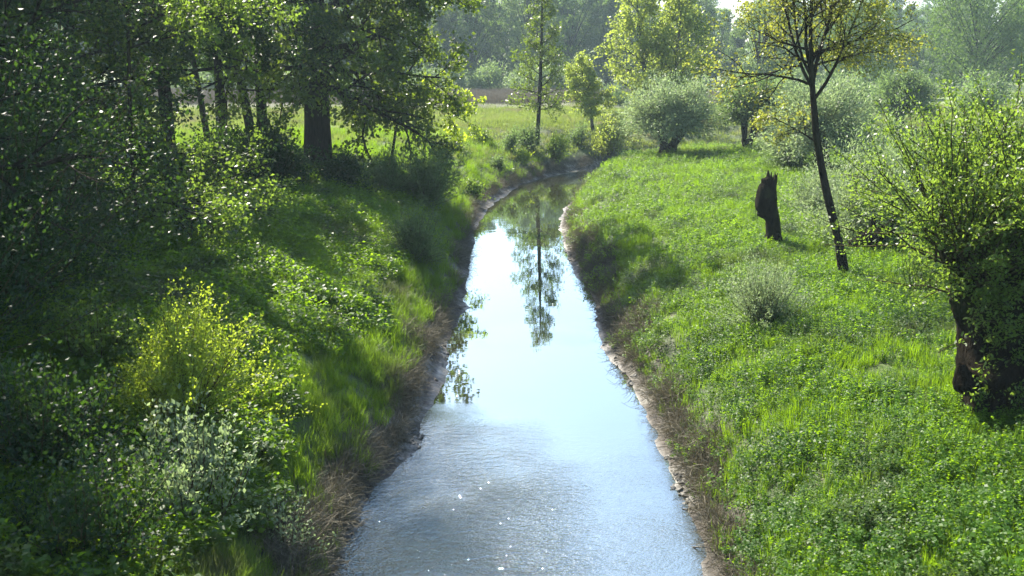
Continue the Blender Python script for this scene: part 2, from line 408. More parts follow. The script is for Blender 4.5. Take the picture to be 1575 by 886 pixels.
def make_shrub(name, label, cat, base, n, height, spread, leaf, bark, seed, per=60, L=.05, W=.02, sp=.05, group=None, up=.1, r0=.012, base_r=.12, rise=.0, l0=.15, flat=0):
    """many shoots rising from one stool"""
    r = rng(seed); root = thing(name, label, cat, base, group); tb = Tubes(); lv = Leaves()
    for i in range(n):
        az = r.uniform(0, 2*pi); tl = abs(r.normal())*spread; tl = min(tl, 1.45)
        d = np.array([sin(az)*sin(tl), cos(az)*sin(tl), cos(tl)])
        h = height*r.uniform(.6, 1.05)*(.72+.5*float(vnoise(np.array(az*1.1), np.array(seed*1.7), 3)))*(1+.25*sin(az+seed))
        p0 = np.array([sin(az)*base_r*r.random(), cos(az)*base_r*r.random(), rise])
        P, dd = branch_path(r, p0, d, h, 6, .09, .03)
        if i < 60 or i % 3 == 0: tb.add(P, np.linspace(r0, r0*.25, 7), 4)
        tt = r.uniform(l0, 1, per)**.8*6; ii = np.minimum(tt.astype(int), 5); f = (tt-ii)[:, None]
        C = P[ii]*(1-f)+P[ii+1]*f+r.normal(size=(per, 3))*sp*(.5+.8*(tt/6))[:, None]
        lv.add(C, L, W, seed*77+i, up, np.tile(dd, (per, 1)), 0, .6)
    link('stems', tb.mesh('stems', bark), root); link('foliage', lv.mesh('foliage', leaf), root)
    return root
def gnarl(P, R, seed, k=28, amp=.22, knots=10):
    """a lumpy old trunk"""
    r = rng(seed); P = np.asarray(P, float); R = np.asarray(R, float)
    tt = np.linspace(0, len(P)-1, 44); i = np.minimum(tt.astype(int), len(P)-2); f = (tt-i)
    Q = P[i]*(1-f[:, None])+P[i+1]*f[:, None]; RR = R[i]*(1-f)+R[i+1]*f
    for _ in range(2): Q[1:-1] = (Q[:-2]+Q[1:-1]*2+Q[2:])/4
    T = nrm(np.gradient(Q, axis=0)); A = nrm(np.cross(T, np.array([0, 1.0, .01]))); B = np.cross(T, A)
    th = np.arange(k)*2*pi/k; TH, Z = np.meshgrid(th, tt)
    g = np.zeros_like(TH)
    for q in range(6):
        a = r.integers(1, 7); b = r.uniform(-2.5, 2.5); ph = r.uniform(0, 6.3); g += np.sin(a*TH+b*Z+ph)/(1.3+a*.35)
    g = g*amp*.5
    for q in range(knots):
        t0 = r.uniform(0, 2*pi); z0 = r.uniform(0, len(P)-1); w_ = r.uniform(.15, .35)
        dt = np.angle(np.exp(1j*(TH-t0))); g += r.uniform(.15, .5)*np.exp(-(dt/(w_*1.6))**2-((Z-z0)/(w_*.8))**2)
    g += r.normal(size=g.shape)*amp*.12
    rad = RR[:, None]*(1+g)
    V = Q[:, None]+A[:, None]*(np.cos(TH)*rad)[..., None]+B[:, None]*(np.sin(TH)*rad)[..., None]
    return V, Q
def gnarl_mesh(name, parts, mat, jag=0.0, seed=1):
    Vs, Fs, o_ = [], [], 0
    for V in parts:
        n, k = V.shape[:2]; V = V.copy()
        if jag: V[-1, :, 2] += rng(seed).uniform(-.4, 1, k)*jag; V[-2, :, 2] += rng(seed+1).uniform(-.3, .4, k)*jag*.5
        i = np.arange(n-1)[:, None]*k; j = np.arange(k)[None, :]; j2 = (j+1) % k
        F = np.stack([i+j, i+j2, i+k+j2, i+k+j], -1).reshape(-1)
        Vf = V.reshape(-1, 3)
        # the hollow inside of the top
        cen = V[-1].mean(0); ring = cen+(V[-1]-cen)*.62; ring[:, 2] = V[-1, :, 2]-.12; bot = cen+(V[-1]-cen)*.25; bot[:, 2] = cen[2]-.35
        Vf = np.concatenate([Vf, ring, bot])
        t0, t1, t2 = (n-1)*k, n*k, (n+1)*k; jj = np.arange(k); jn = (jj+1) % k
        F2 = np.stack([t0+jj, t0+jn, t1+jn, t1+jj], -1).reshape(-1); F3 = np.stack([t1+jj, t1+jn, t2+jn, t2+jj], -1).reshape(-1)
        F4 = []
        for q_ in range(0, k-2, 2): F4 += [t2, t2+q_+1, t2+q_+2, t2+(q_+3) % k] if q_+3 <= k else []
        Fs.append(np.concatenate([F, F2, F3, np.array(F4[:], dtype=int)])+o_); Vs.append(Vf); o_ += len(Vf)
    return raw_mesh(name, np.concatenate(Vs), np.concatenate(Fs), 4, mat, True)

# ================================================================== THE NAMED THINGS
CFG_BROAD = [dict(n=6, w=.14, t=.02, kids=7, a=.8, ratio=.55, k=6, c0=.18, tip=.3),
             dict(n=4, w=.18, t=-.01, kids=6, a=.8, ratio=.6, k=4, c0=.15, tip=.3),
             dict(n=3, w=.22, t=-.04, k=3, leaves=34, sp=.09, tip=.4)]
def cfg_broad(k1, k2, lv, sp=.09, t=-.03):
    return [dict(n=6, w=.13, t=t+.03, kids=k1, a=.8, ratio=.55, k=6, c0=.18, tip=.3),
            dict(n=4, w=.18, t=t, kids=k2, a=.8, ratio=.62, k=4, c0=.12, tip=.3),
            dict(n=3, w=.22, t=t*1.5, k=3, leaves=lv, sp=sp, tip=.4)]

# gaps in the canopy: where the sun reaches the yellow-green bush and the slope below it
def sunny(C):
    xs = C[:, 0]+.621*(C[:, 2]-2); ys = C[:, 1]-.921*(C[:, 2]-2)
    w_ = fbm(xs*.6, ys*.6, 90)*1.3
    hole = (ys > 13.8+w_*.6) & (ys < np.minimum(17.2+np.maximum(xs+5, -1)*3.2, 26.5)+w_*.6) & (xs > -7.2) & (xs < 3.5)
    hole |= ((xs+4.1)/1.5)**2+((ys-11.4)/1.3)**2 < 1
    hole |= ((xs+3.2)/1.1)**2+((ys-26)/2.2)**2 < 1
    hole |= (xs > 4.3+w_*.5)
    hole |= (xs > 2.6) & (ys < 26+w_*2)
    out = np.zeros(len(C), bool)
    for cx, cy_, cz, rr in ((-6.6, 24.5, 3.4, 1.2), (-6.7, 25.5, 7.9, 1.7)):
        v = C-np.array([cx, cy_, cz]); sv = np.array(_sv); tt = v@sv; pr = np.linalg.norm(v-tt[:, None]*sv, axis=1)
        out |= (tt > .8) & (pr < rr)
    hole = hole & (vnoise(xs*1.7, ys*1.7, 5) < .8)
    return ~(hole | out)
# ---- left bank trees
def left_tree(label, x, y, h, rad, seed, n=16, s0=.2, Lm=4.2, leaf='leaf_dark', cfg=None, lean=(0, 0), el=(-.15, .9), LL=.13, LW=.085, thin=1, bark='bark', sh=lambda s: 1.0, group='tall trees shading the left bank'):
    r = rng(seed); z = H1(x, y)-.1
    path = [(0, 0, 0), (lean[0]*.3, lean[1]*.3, h*.33), (lean[0]*.65, lean[1]*.65, h*.66), (lean[0], lean[1], h)]
    lm = limbset(r, n, s0, .98, lambda s: Lm*(1.15-.7*s)*sh(s), el[0], el[1], rad*.38)
    return make_tree('broadleaf_tree', label, 'tree', (x, y, z), path, [rad*1.25, rad*.85, rad*.6, rad*.15], lm, cfg or cfg_broad(7, 6, 44, .11), M[leaf], M[bark], seed, LL, LW, group=group, thin=thin, keep=sunny)
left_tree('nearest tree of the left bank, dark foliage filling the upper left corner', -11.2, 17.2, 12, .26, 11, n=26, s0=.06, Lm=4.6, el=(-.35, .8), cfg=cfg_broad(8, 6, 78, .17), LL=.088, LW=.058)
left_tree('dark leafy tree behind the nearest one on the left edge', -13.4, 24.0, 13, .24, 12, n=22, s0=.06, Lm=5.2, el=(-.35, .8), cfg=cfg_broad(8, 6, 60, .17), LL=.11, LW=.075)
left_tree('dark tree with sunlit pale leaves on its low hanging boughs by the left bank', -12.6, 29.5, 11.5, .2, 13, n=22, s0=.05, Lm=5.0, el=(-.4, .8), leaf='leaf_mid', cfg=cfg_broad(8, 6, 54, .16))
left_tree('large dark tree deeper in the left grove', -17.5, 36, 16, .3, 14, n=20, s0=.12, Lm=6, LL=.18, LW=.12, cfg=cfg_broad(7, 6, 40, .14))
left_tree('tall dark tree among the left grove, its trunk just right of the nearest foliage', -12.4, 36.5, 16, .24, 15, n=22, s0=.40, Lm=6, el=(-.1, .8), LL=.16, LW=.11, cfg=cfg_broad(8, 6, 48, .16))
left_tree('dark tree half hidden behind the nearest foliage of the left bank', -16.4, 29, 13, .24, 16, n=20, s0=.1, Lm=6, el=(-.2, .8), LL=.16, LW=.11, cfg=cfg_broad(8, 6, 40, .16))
mp_ = (-9.7, 25.6); z_ = H1(*mp_)
make_tree('maple_tree', 'young maple with sunlit bright leaves on boughs reaching right from the dark foliage', 'tree', (mp_[0], mp_[1], z_), [(0, 0, -.1), (.1, 0, 3), (.3, 0, 6.5), (.4, 0, 9)], [.06, .05, .035, .015],
          [(.1, 1.9, .0, 3.4, .035), (.13, 1.6, -.02, 3.6, .035), (.16, 2.1, -.12, 3.3, .035), (.07, 2.0, .15, 3.0, .035), (.11, 1.75, .08, 3.7, .035), (.5, 1.6, .15, 3.2, .03), (.54, 2.0, .15, 3.0, .03), (.6, 1.5, .3, 2.8, .04), (.64, 1.8, .3, 2.8, .03), (.57, 1.3, .1, 3.4, .03), (.9, 0, 1.2, 1.5, .02)],
          cfg_broad(7, 5, 26, .1), M['leaf_fresh'], M['bark'], 17, .1, .07, group='tall trees shading the left bank')
def ltrunk(px, py, lean, rad, h, seed, label, **k):
    p = gnd(px, py); return left_tree(label, p[0], p[1], h, rad, seed, lean=lean, **k)
ltrunk(262, 232, (-.2, 0), .17, 14, 21, 'thin upright trunk of the grove, leftmost seen against the meadow', s0=.40, n=10, Lm=4, LL=.17, LW=.12)
ltrunk(322, 228, (-1.6, 0), .15, 13, 22, 'slender dark trunk leaning left before the pale meadow', s0=.42, n=10, Lm=3.4, LL=.17, LW=.12)
ltrunk(343, 238, (.1, 0), .24, 15, 23, 'straight dark trunk with sunlit leaves hanging before it', s0=.36, n=13, Lm=3.8, LL=.17, LW=.12, leaf='leaf_fresh')
ltrunk(392, 232, (-2.4, 0), .24, 15, 24, 'dark trunk leaning left beside a straight one', s0=.45, n=12, Lm=3.8, LL=.17, LW=.12)
ltrunk(405, 230, (.1, 0), .26, 16, 25, 'straight dark trunk right of the leaning one', s0=.42, n=12, Lm=3.8, LL=.17, LW=.12, leaf='leaf_mid')
# the big tree
p = gnd(490, 258); r = rng(31)
lm = limbset(r, 26, .18, .98, lambda s: 7.4*(1.08-.75*s), -.15, .9, .15)
lm += [(.27, 1.5, -.05, 5.4, .13), (.22, 1.25, -.25, 4.6, .1), (.3, 1.9, .05, 6.0, .14), (.34, 1.4, .55, 6, .2), (.4, 1.7, .5, 6, .2)]
make_tree('broadleaf_tree', 'largest tree of the left bank, thick trunk rising from the dark shrubs', 'tree', p-np.array([0, 0, .15]),
          [(0, 0, 0), (.1, 0, 5.5), (0, .3, 12), (.6, 0, 22)], [.62, .46, .36, .1], lm, cfg_broad(8, 6, 48, .17), M['leaf_mid'], M['bark'], 31, .18, .13, group='tall trees shading the left bank', k=16, keep=sunny)
# drooping yellow-green bough over the left bank edge: a slender tree leaning out
p = gnd(600, 262)
make_tree('leaning_sapling', 'slender yellow-green sapling leaning out over the bank beside the thick trunk', 'tree', p,
          [(0, 0, 0), (.4, -.3, 2.2), (1.4, -.5, 3.2), (3.0, -.8, 2.6)], [.07, .06, .05, .02],
          [(.45, 1.2, .8, 1.9, .03), (.55, 1.6, .7, 2.1, .03), (.65, 1.2, .6, 2.0, .03), (.72, 2, .1, 1.5, .03), (.8, 1.3, .5, 1.7, .03), (.88, 1.6, .1, 1.4, .02), (.97, 1.5, -.3, 1.6, .02), (1, 1.7, .4, 1.5, .02), (.85, 1.7, -.7, 1.3, .02), (.95, 1.2, -.9, 1.3, .02)],
          cfg_broad(5, 3, 11, .08), M['leaf_yellow'], M['bark'], 33, .15, .1)

# ---- shrubs beneath the trees of the left bank
def shrub_at(px, py, *a, **k):
    p = gnd(px, py); return make_shrub(k.pop('name', 'shrub'), a[0], 'shrub', p, *a[1:], **k)
G1 = 'dark shrubs along the left bank top'
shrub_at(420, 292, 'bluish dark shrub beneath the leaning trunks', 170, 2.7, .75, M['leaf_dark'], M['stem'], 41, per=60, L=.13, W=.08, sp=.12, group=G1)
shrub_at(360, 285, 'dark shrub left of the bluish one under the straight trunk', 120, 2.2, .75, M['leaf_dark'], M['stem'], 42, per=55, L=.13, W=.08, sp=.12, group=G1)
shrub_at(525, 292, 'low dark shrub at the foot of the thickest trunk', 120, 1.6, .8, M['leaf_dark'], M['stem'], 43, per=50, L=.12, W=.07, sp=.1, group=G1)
shrub_at(590, 300, 'dark willow shrub right of the thickest trunk', 130, 1.7, .75, M['leaf_willow'], M['stem'], 44, per=60, L=.14, W=.04, sp=.1, group=G1)
shrub_at(655, 318, 'broad rounded willow shrub at the brink above the stream', 190, 2.1, .75, M['leaf_willow'], M['stem'], 45, per=70, L=.14, W=.04, sp=.1, group=G1)
shrub_at(640, 405, 'rounded shaded willow shrub halfway down the left slope', 160, 1.5, .65, M['leaf_willow'], M['stem'], 46, per=60, L=.12, W=.03, sp=.08, group=G1)
shrub_at(725, 305, 'small leafy shrub on the brink beside the mud bend', 80, 1.1, .8, M['leaf_fresh'], M['stem'], 47, per=45, L=.1, W=.06, sp=.08)
# ---- near left
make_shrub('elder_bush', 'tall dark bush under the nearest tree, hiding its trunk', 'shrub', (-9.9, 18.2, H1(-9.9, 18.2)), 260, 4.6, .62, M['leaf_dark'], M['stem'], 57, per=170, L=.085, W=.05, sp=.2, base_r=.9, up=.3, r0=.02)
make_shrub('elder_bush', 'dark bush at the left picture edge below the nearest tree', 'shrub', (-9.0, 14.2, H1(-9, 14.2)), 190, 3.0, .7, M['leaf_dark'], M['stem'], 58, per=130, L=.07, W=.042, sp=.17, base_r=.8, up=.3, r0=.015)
shrub_at(278, 650, 'yellow-green twiggy bush glowing in the sun on the left bank', 330, 1.8, .56, M['leaf_yellow'], M['stem'], 51, per=72, L=.05, W=.03, sp=.035, r0=.008, base_r=.3)
shrub_at(285, 800, 'silvery green leafy shrub below the yellow-green bush', 70, 1.25, .5, M['leaf_silver'], M['stem'], 52, per=60, L=.075, W=.04, sp=.06, base_r=.6)
shrub_at(440, 850, 'pale sapling shrub above the muddy left shore', 26, .75, .6, M['leaf_silver'], M['stem'], 53, per=34, L=.055, W=.034, sp=.04, base_r=.2)
shrub_at(150, 560, 'leafy mid green shrub left of the yellow-green bush', 90, 1.2, .8, M['leaf_fresh'], M['stem'], 54, per=50, L=.07, W=.045, sp=.07, base_r=.4)
shrub_at(60, 720, 'dark leafy shrub at the left edge', 120, 1.5, .8, M['leaf_dark'], M['stem'], 55, per=60, L=.07, W=.045, sp=.07, base_r=.5)
shrub_at(120, 860, 'dark leafy shrub in the bottom left corner', 110, 1.1, .8, M['leaf_dark'], M['stem'], 56, per=60, L=.06, W=.04, sp=.07, base_r=.5)

# ---- middle distance, left bank by the bend
p = gnd(826, 222); r = rng(61)
make_tree('slim_tree', 'tall slim sparse tree mirrored in the stream at the bend', 'tree', p,
          [(0, 0, 0), (.15, 0, 3), (.25, 0, 6), (.3, 0, 10)], [.16, .13, .10, .04],
          limbset(r, 34, .22, .99, lambda s: 2.3*(1.15-.8*s), .1, .9, .045), cfg_broad(6, 4, 8, .14), M['leaf_mid'], M['bark'], 61, .15, .10, k=8)
G2 = 'bushes by the bend'
shrub_at(856, 246, 'rounded bright green bush right of the slim tree at the bend', 110, 1.75, .6, M['leaf_fresh'], M['stem'], 62, per=50, L=.14, W=.05, sp=.1, group=G2)
shrub_at(783, 238, 'dark green bush left of the slim tree at the bend', 80, 1.5, .6, M['leaf_willow'], M['stem'], 63, per=45, L=.14, W=.05, sp=.1, group=G2)
shrub_at(812, 232, 'greyish bush at the foot of the slim tree', 90, 1.8, .5, M['leaf_willow'], M['stem'], 64, per=45, L=.14, W=.05, sp=.1, group=G2)
shrub_at(803, 250, 'small yellow-green bush on the mud slope below the slim tree', 40, .9, .8, M['leaf_yellow'], M['stem'], 65, per=35, L=.12, W=.07, sp=.1, group=G2)
p = gnd(912, 205); r = rng(66)
make_tree('small_tree', 'small pale tree with a crooked trunk between the slim tree and pollards', 'tree', p,
          [(0, 0, 0), (-.2, 0, 1.6), (-.6, 0, 2.6), (-.9, 0, 4.6)], [.14, .11, .09, .03],
          limbset(r, 18, .35, .99, lambda s: 2.0*(1.2-.6*s), .1, .9, .05), cfg_broad(6, 5, 14, .14), M['leaf_lime'], M['bark_grey'], 66, .17, .12, k=8)
p = gnd(1000, 215); r = rng(67)
for i, (dx, h, lx, lab) in enumerate([(0, 10.5, -1.2, 'tall airy yellow-green tree rising behind the pollard willow, left stem'), (1.6, 10, .6, 'tall airy yellow-green tree rising behind the pollard willow, right stem')]):
    make_tree('airy_tree', lab, 'tree', (p[0]+dx, p[1]+1, p[2]), [(0, 0, 0), (lx*.2, 0, 3), (lx*.5, 0, 6), (lx, 0, h)], [.17, .14, .1, .02],
          limbset(r, 24, .3, .99, lambda s: 4.0*(1.15-.7*s), .35, 1.1, .07), cfg_broad(6, 5, 11, .2), M['leaf_lime'], M['bark_grey'], 67+i, .22, .15, k=8, group='twin airy trees behind the pollard willow')
shrub_at(938, 238, 'yellow-green bush left of the pollard willow with large loose leaves', 90, 3.0, .7, M['leaf_lime'], M['stem'], 69, per=50, L=.15, W=.09, sp=.2)

shrub_at(742, 222, 'low green bush on the far left bank, left of the dark green bush', 55, 1.1, .8, M['leaf_fresh'], M['stem'], 161, per=40, L=.13, W=.06, sp=.1, group=G2)
shrub_at(765, 262, 'small dark bush low on the far left bank slope', 50, .9, .8, M['leaf_willow'], M['stem'], 162, per=40, L=.12, W=.05, sp=.1, group=G2)
shrub_at(888, 222, 'grey-green bush at the foot of the small crooked tree', 70, 1.4, .7, M['leaf_willow'], M['stem'], 163, per=45, L=.14, W=.05, sp=.1, group=G2)
shrub_at(700, 235, 'low green bush on the meadow edge beside the yellow-green sapling', 60, 1.2, .9, M['leaf_willow'], M['stem'], 164, per=40, L=.13, W=.05, sp=.1, group=G2)
# ---- pollard willows
def pollard(px, py, th, tr, R, seed, label, leaf='leaf_willow', n=260, per=105, fork=True, L=.17, W=.05, base=None, sp=.19):
    p = gnd(px, py) if base is None else np.array(base); r = rng(seed)
    root = thing('pollard_willow', label, 'tree', p-np.array([0, 0, .1]), 'pollard willows')
    parts = []; heads = []
    if fork:
        for sx_ in (-1, 1):
            V, Q = gnarl([(0, 0, 0), (sx_*tr*(.5 if sx_ < 0 else .9), 0, th*.4), (sx_*tr*(.9 if sx_ < 0 else 2.4), 0, th)], [tr*.9, tr*.55, tr*.75], seed+sx_, 20); parts.append(V); heads.append(Q[-1])
    else:
        V, Q = gnarl([(0, 0, 0), (.05, 0, th*.5), (0, 0, th)], [tr*1.1, tr*.85, tr*1.25], seed, 22); parts.append(V); heads.append(Q[-1])
    link('trunk', gnarl_mesh('trunk', parts, M['rot']), root)
    tb = Tubes(); lv = Leaves()
    for i in range(n):
        h0 = heads[i % len(heads)]
        d = nrm(r.normal(size=3)+np.array([0, 0, .75])); 
        if d[2] < -.12: d[2] = -.12+.2*abs(d[2]); d = nrm(d)
        P, dd = branch_path(r, h0+r.normal(size=3)*tr*.35, d, R*r.uniform(.75, 1.08), 6, .06, .01-.03*(d[2] < .3))
        tb.add(P, np.linspace(.025, .006, 7), 3)
        tt = r.uniform(.12, 1, per)**.75*6; ii = np.minimum(tt.astype(int), 5); f = (tt-ii)[:, None]
        C = P[ii]*(1-f)+P[ii+1]*f+r.normal(size=(per, 3))*sp
        lv.add(C, L, W, seed*7+i, .05, np.tile(dd, (per, 1)), .1, .5)
    link('shoots', tb.mesh('shoots', M['stem']), root); link('crown', lv.mesh('crown', M[leaf]), root)
    return root
pollard(1026, 240, 2.0, .42, 2.6, 71, 'broad pollard willow with a forked dark trunk beside the stream bend', n=300, leaf='leaf_silver')
pollard(1148, 233, 2.3, .28, 2.0, 73, 'round-headed pollard willow with a split trunk, behind the bronze tree', n=260, leaf='leaf_willow')
pollard(1262, 262, 1.6, .35, 3.0, 75, 'pale wide pollard willow directly behind the bronze tree trunk', leaf='leaf_silver', n=280, fork=False)
pollard(1382, 205, 2.2, .4, 3.0, 77, 'distant pale pollard willow between bronze tree and weeping willows', n=220, fork=False, L=.24, W=.07)

# ---- right bank: stump
p = gnd(1188, 378)
root = thing('dead_stump', 'jagged dead stump leaning in the grass of the right bank', 'stump', p-np.array([0, 0, .1]))
V, Q = gnarl([(.02, 0, 0), (.0, 0, .5), (-.05, 0, .9), (-.27, 0, 1.3), (-.26, 0, 1.75), (-.12, 0, 2.1)], [.31, .22, .21, .31, .27, .15], 81, 30, .16, 9)
link('trunk', gnarl_mesh('trunk', [V], M['rot'], .2, 5), root)
for q_ in range(6):
    a_ = 1.0+q_*.12; V, Q = gnarl([(-.32-.05*sin(q_), -.05, a_), (-.46, -.07+.04*(q_ % 3), a_+.04), (-.5-.05*(q_ % 2), -.05, a_+.09)], [.1, .06, .015], 83+q_, 8, .2, 2)
    link('broken_limb', gnarl_mesh('broken_limb', [V], M['rot'], .03, 8+q_), root)
# ---- the bronze tree
p = gnd(1300, 428); D = p[1]
def rel(px, py, dy=0.0): return at_dist(px, py, D+dy)-p
path = [(0, 0, -.05), rel(1290, 370), rel(1272, 300), rel(1255, 210), rel(1249, 130), rel(1246, 60), rel(1250, -30, .3), rel(1246, -150, .5), rel(1250, -230, .6)]
r = rng(91); C4 = cfg_broad(8, 6, 14, .08)
lm = [(.36, -1.5, .75, 1.5, .04), (.49, -1.35, .9, 3.0, .07), (.55, 1.4, .5, 2.4, .05), (.5, -1.8, .35, 2.4, .06), (.52, -1.1, 1.0, 3.0, .06), (.58, 1.7, .45, 2.5, .05), (.56, 1.2, .9, 3.2, .07)]
lm += [(.48, -.9, 1.25, 3.4, .085), (.5, 1.3, 1.2, 3.3, .085), (.46, 2.2, 1.05, 3.0, .07)]
lm = [(a, b, c, d, e*.62) for a, b, c, d, e in lm]
lm += limbset(r, 22, .55, .98, lambda s: 2.5*(1.3-.75*s), .25, .9, .03)
make_tree('bronze_leaved_tree', 'slender leaning tree with bronze young leaves on the right bank', 'tree', p, path, [.125, .11, .098, .085, .065, .045, .03, .02, .01], lm, C4, M['leaf_bronze'], M['bark'], 91, .075, .045, k=10, thin=1)
# ---- silver willow scrub behind it
shrub_at(1330, 372, 'silvery willow scrub right behind the bronze tree', 200, 3.3, .7, M['leaf_silver'], M['stem'], 101, per=95, L=.11, W=.032, sp=.1, base_r=.6, name='willow_scrub')
shrub_at(1255, 330, 'pale willow scrub left behind the bronze tree', 110, 2.0, .7, M['leaf_silver'], M['stem'], 102, per=75, L=.11, W=.032, sp=.1, base_r=.5, name='willow_scrub')
shrub_at(1400, 330, 'tall grey-green willow scrub between bronze tree and near pollard', 160, 3.5, .6, M['leaf_willow'], M['stem'], 103, per=80, L=.12, W=.035, sp=.1, base_r=.6, name='willow_scrub')
shrub_at(1215, 262, 'grey-green willow scrub beyond the stump', 90, 1.9, .8, M['leaf_willow'], M['stem'], 104, per=60, L=.14, W=.04, sp=.1, base_r=.5, name='willow_scrub')
shrub_at(1172, 500, 'small round pale willow bush standing alone in the herbs', 290, 1.7, .75, M['leaf_silver'], M['stem'], 105, per=48, L=.06, W=.018, sp=.045, r0=.007, base_r=.2, name='willow_bush')
# fallen dark roots
p = gnd(1335, 392)
root = thing('fallen_trunk', 'dark rotten fallen trunk under the silvery willow scrub', 'log', p)
V, Q = gnarl([(-.5, .1, .25), (.0, 0, .45), (.5, -.1, .75), (.75, 0, 1.1)], [.10, .17, .15, .08], 111, 18, .3, 10); link('trunk', gnarl_mesh('trunk', [V], M['rot'], .1, 3), root)
V, Q = gnarl([(.1, 0, .1), (.2, .1, .5), (.1, .1, 1.0)], [.15, .12, .05], 112, 12, .3, 6); link('limb', gnarl_mesh('limb', [V], M['rot'], .1, 4), root)

# ---- near right pollard
p = gnd(1545, 632); D = p[1]
root = thing('pollard_willow', 'nearest willow at the right edge, massive gnarled dark trunk under fresh leaves', 'tree', p-np.array([0, 0, .15]), 'pollard willows')
def rl(px, py, dy=0.0): return tuple(at_dist(px, py, D+dy)-p+np.array([0, 0, .15]))
V1, Q1 = gnarl([rl(1540, 650), rl(1525, 560), rl(1505, 470), rl(1475, 395)], [.62, .5, .26, .2], 121, 30, .22, 16)
V2, Q2 = gnarl([rl(1590, 660, .1), rl(1580, 560, .2), rl(1570, 460, .3), rl(1562, 375, .3)], [.75, .68, .5, .34], 122, 30, .25, 16)
link('trunk', gnarl_mesh('trunk', [V1, V2], M['rot'], .12, 6), root)
V, Q = gnarl([rl(1500, 590, -.3), rl(1482, 590, -.4), rl(1478, 560, -.4)], [.2, .18, .05], 123, 14, .3, 5); link('burl', gnarl_mesh('burl', [V], M['rot']), root)
r = rng(124); tb = Tubes(); lv = Leaves()
heads = [Q1[-1], Q2[-1], Q1[-10], Q2[-8]]
for i in range(320):
    h0 = heads[int(r.choice(4, p=[.40, .40, .12, .08]))]
    d = nrm(r.normal(size=3)*np.array([.95, .8, .5])+np.array([-.1, .1, 1.0])); Lr = r.uniform(1.5, 3.1)
    if d[2] < .2: Lr *= .72
    if d[0] < 0: d[0] *= .5; Lr *= .9
    P, dd = branch_path(r, h0+r.normal(size=3)*.14, d, Lr, 7, .12, -.012)
    tb.add(P, np.linspace(.02, .004, 8), 4)
    per = 135
    tt = r.uniform(.15, 1, per)**.7*7; ii = np.minimum(tt.astype(int), 6); f = (tt-ii)[:, None]
    C = P[ii]*(1-f)+P[ii+1]*f+r.normal(size=(per, 3))*.055*(.4+tt/7)[:, None]
    lv.add(C, .068, .031, 5000+i, .15, np.tile(dd, (per, 1)), .15, .8)
for i in range(85):   # leafy shoots sprouting on the trunk itself
    h0 = (Q1 if i % 3 else Q2)[r.integers(4, 42)]+np.array([r.normal()*.28-.08, -.4, 0])
    d = nrm(np.array([r.normal()*.7, -.8, .5])); P, dd = branch_path(r, h0, d, r.uniform(.3, .9), 4, .15, -.03)
    tb.add(P, np.linspace(.008, .003, 5), 3); per = 40
    tt = r.uniform(.1, 1, per)*4; ii = np.minimum(tt.astype(int), 3); f = (tt-ii)[:, None]
    lv.add(P[ii]*(1-f)+P[ii+1]*f+r.normal(size=(per, 3))*.06, .07, .035, 6000+i, .15, np.tile(dd, (per, 1)), .15, .8)
link('shoots', tb.mesh('shoots', M['stem']), root); link('crown', lv.mesh('crown', M['leaf_fresh']), root)
shrub_at(1432, 455, 'fresh green suckers sprouting left of the nearest gnarled willow', 55, 2.0, .5, M['leaf_fresh'], M['stem'], 126, per=60, L=.065, W=.032, sp=.09, base_r=.5, r0=.01)

# ================================================================== THE FAR WOOD
def far_tree(name, h, r_c, seed, leaf, style='round', nclump=74, per=210, q=.40, bark='bark'):
    r = rng(seed); root = bpy.data.objects.new(name, None); COL.objects.link(root)
    tb = Tubes(); P, _ = branch_path(r, (0, 0, -.5), (0, 0, 1), h*.8, 7, .05, .05); tb.add(P, np.linspace(h*.017, h*.005, 8), 7)
    lv = Leaves(); cc = []
    for i in range(nclump):
        t_ = r.uniform(.14, 1.0); az = r.uniform(0, 2*pi)
        prof = {'round': math.sqrt(max(0, 1-((t_-.6)/.5)**2)), 'tall': (1.05-t_)*1.1 if t_ > .35 else .6+t_*.5, 'weep': math.sqrt(max(0, 1-((t_-.55)/.55)**2))}[style]
        rr = r_c*prof*math.sqrt(r.uniform(.25, 1)); c = np.array([sin(az)*rr, cos(az)*rr, t_*h]); cc.append(c)
        k = int(np.clip(t_*5, 1, 6)); b0 = P[k]; mid = (b0+c)/2+np.array([0, 0, .3])
        if i % 2 == 0: tb.add(np.array([b0, mid, c]), [h*.006, h*.004, h*.002], 4)
        s = r.uniform(.5, 1.15)*r_c*.34
        C = r.normal(size=(per, 3)); C = nrm(C)*(r.uniform(.35, 1, size=(per, 1))**.5)*s*np.array([1, 1, .72 if style != 'weep' else 1.5])+c
        lv.add(C, q, q*.6 if style != 'weep' else q*.35, seed*13+i, .35, None, .9 if style == 'weep' else 0)
    link('trunk', tb.mesh('trunk', M[bark]), root); link('crown', lv.mesh('crown', M[leaf]), root)
    return root
protos = [far_tree('woodland_tree', 21, 5.2, 201, 'leaf_far'), far_tree('woodland_tree', 19, 4.6, 202, 'leaf_far', 'tall'), far_tree('woodland_tree', 22, 5.6, 203, 'leaf_far_willow', nclump=70),
          far_tree('woodland_tree', 17, 5.0, 204, 'leaf_far', nclump=64, per=200), far_tree('weeping_willow', 17, 7.0, 205, 'leaf_far', 'weep', 110, 210, .42), far_tree('woodland_tree', 20, 4.2, 206, 'leaf_far_willow', 'tall', 60, 130)]
kinds = ['rounded dark green tree of the wood beyond the meadow', 'tall narrow green tree of the wood beyond the meadow', 'pale rounded tree of the wood beyond the meadow', 'low broad dark tree of the wood beyond the meadow', '', 'pale narrow airy tree of the wood beyond the meadow']
used = set(); GW = 'trees of the wood beyond the meadow'
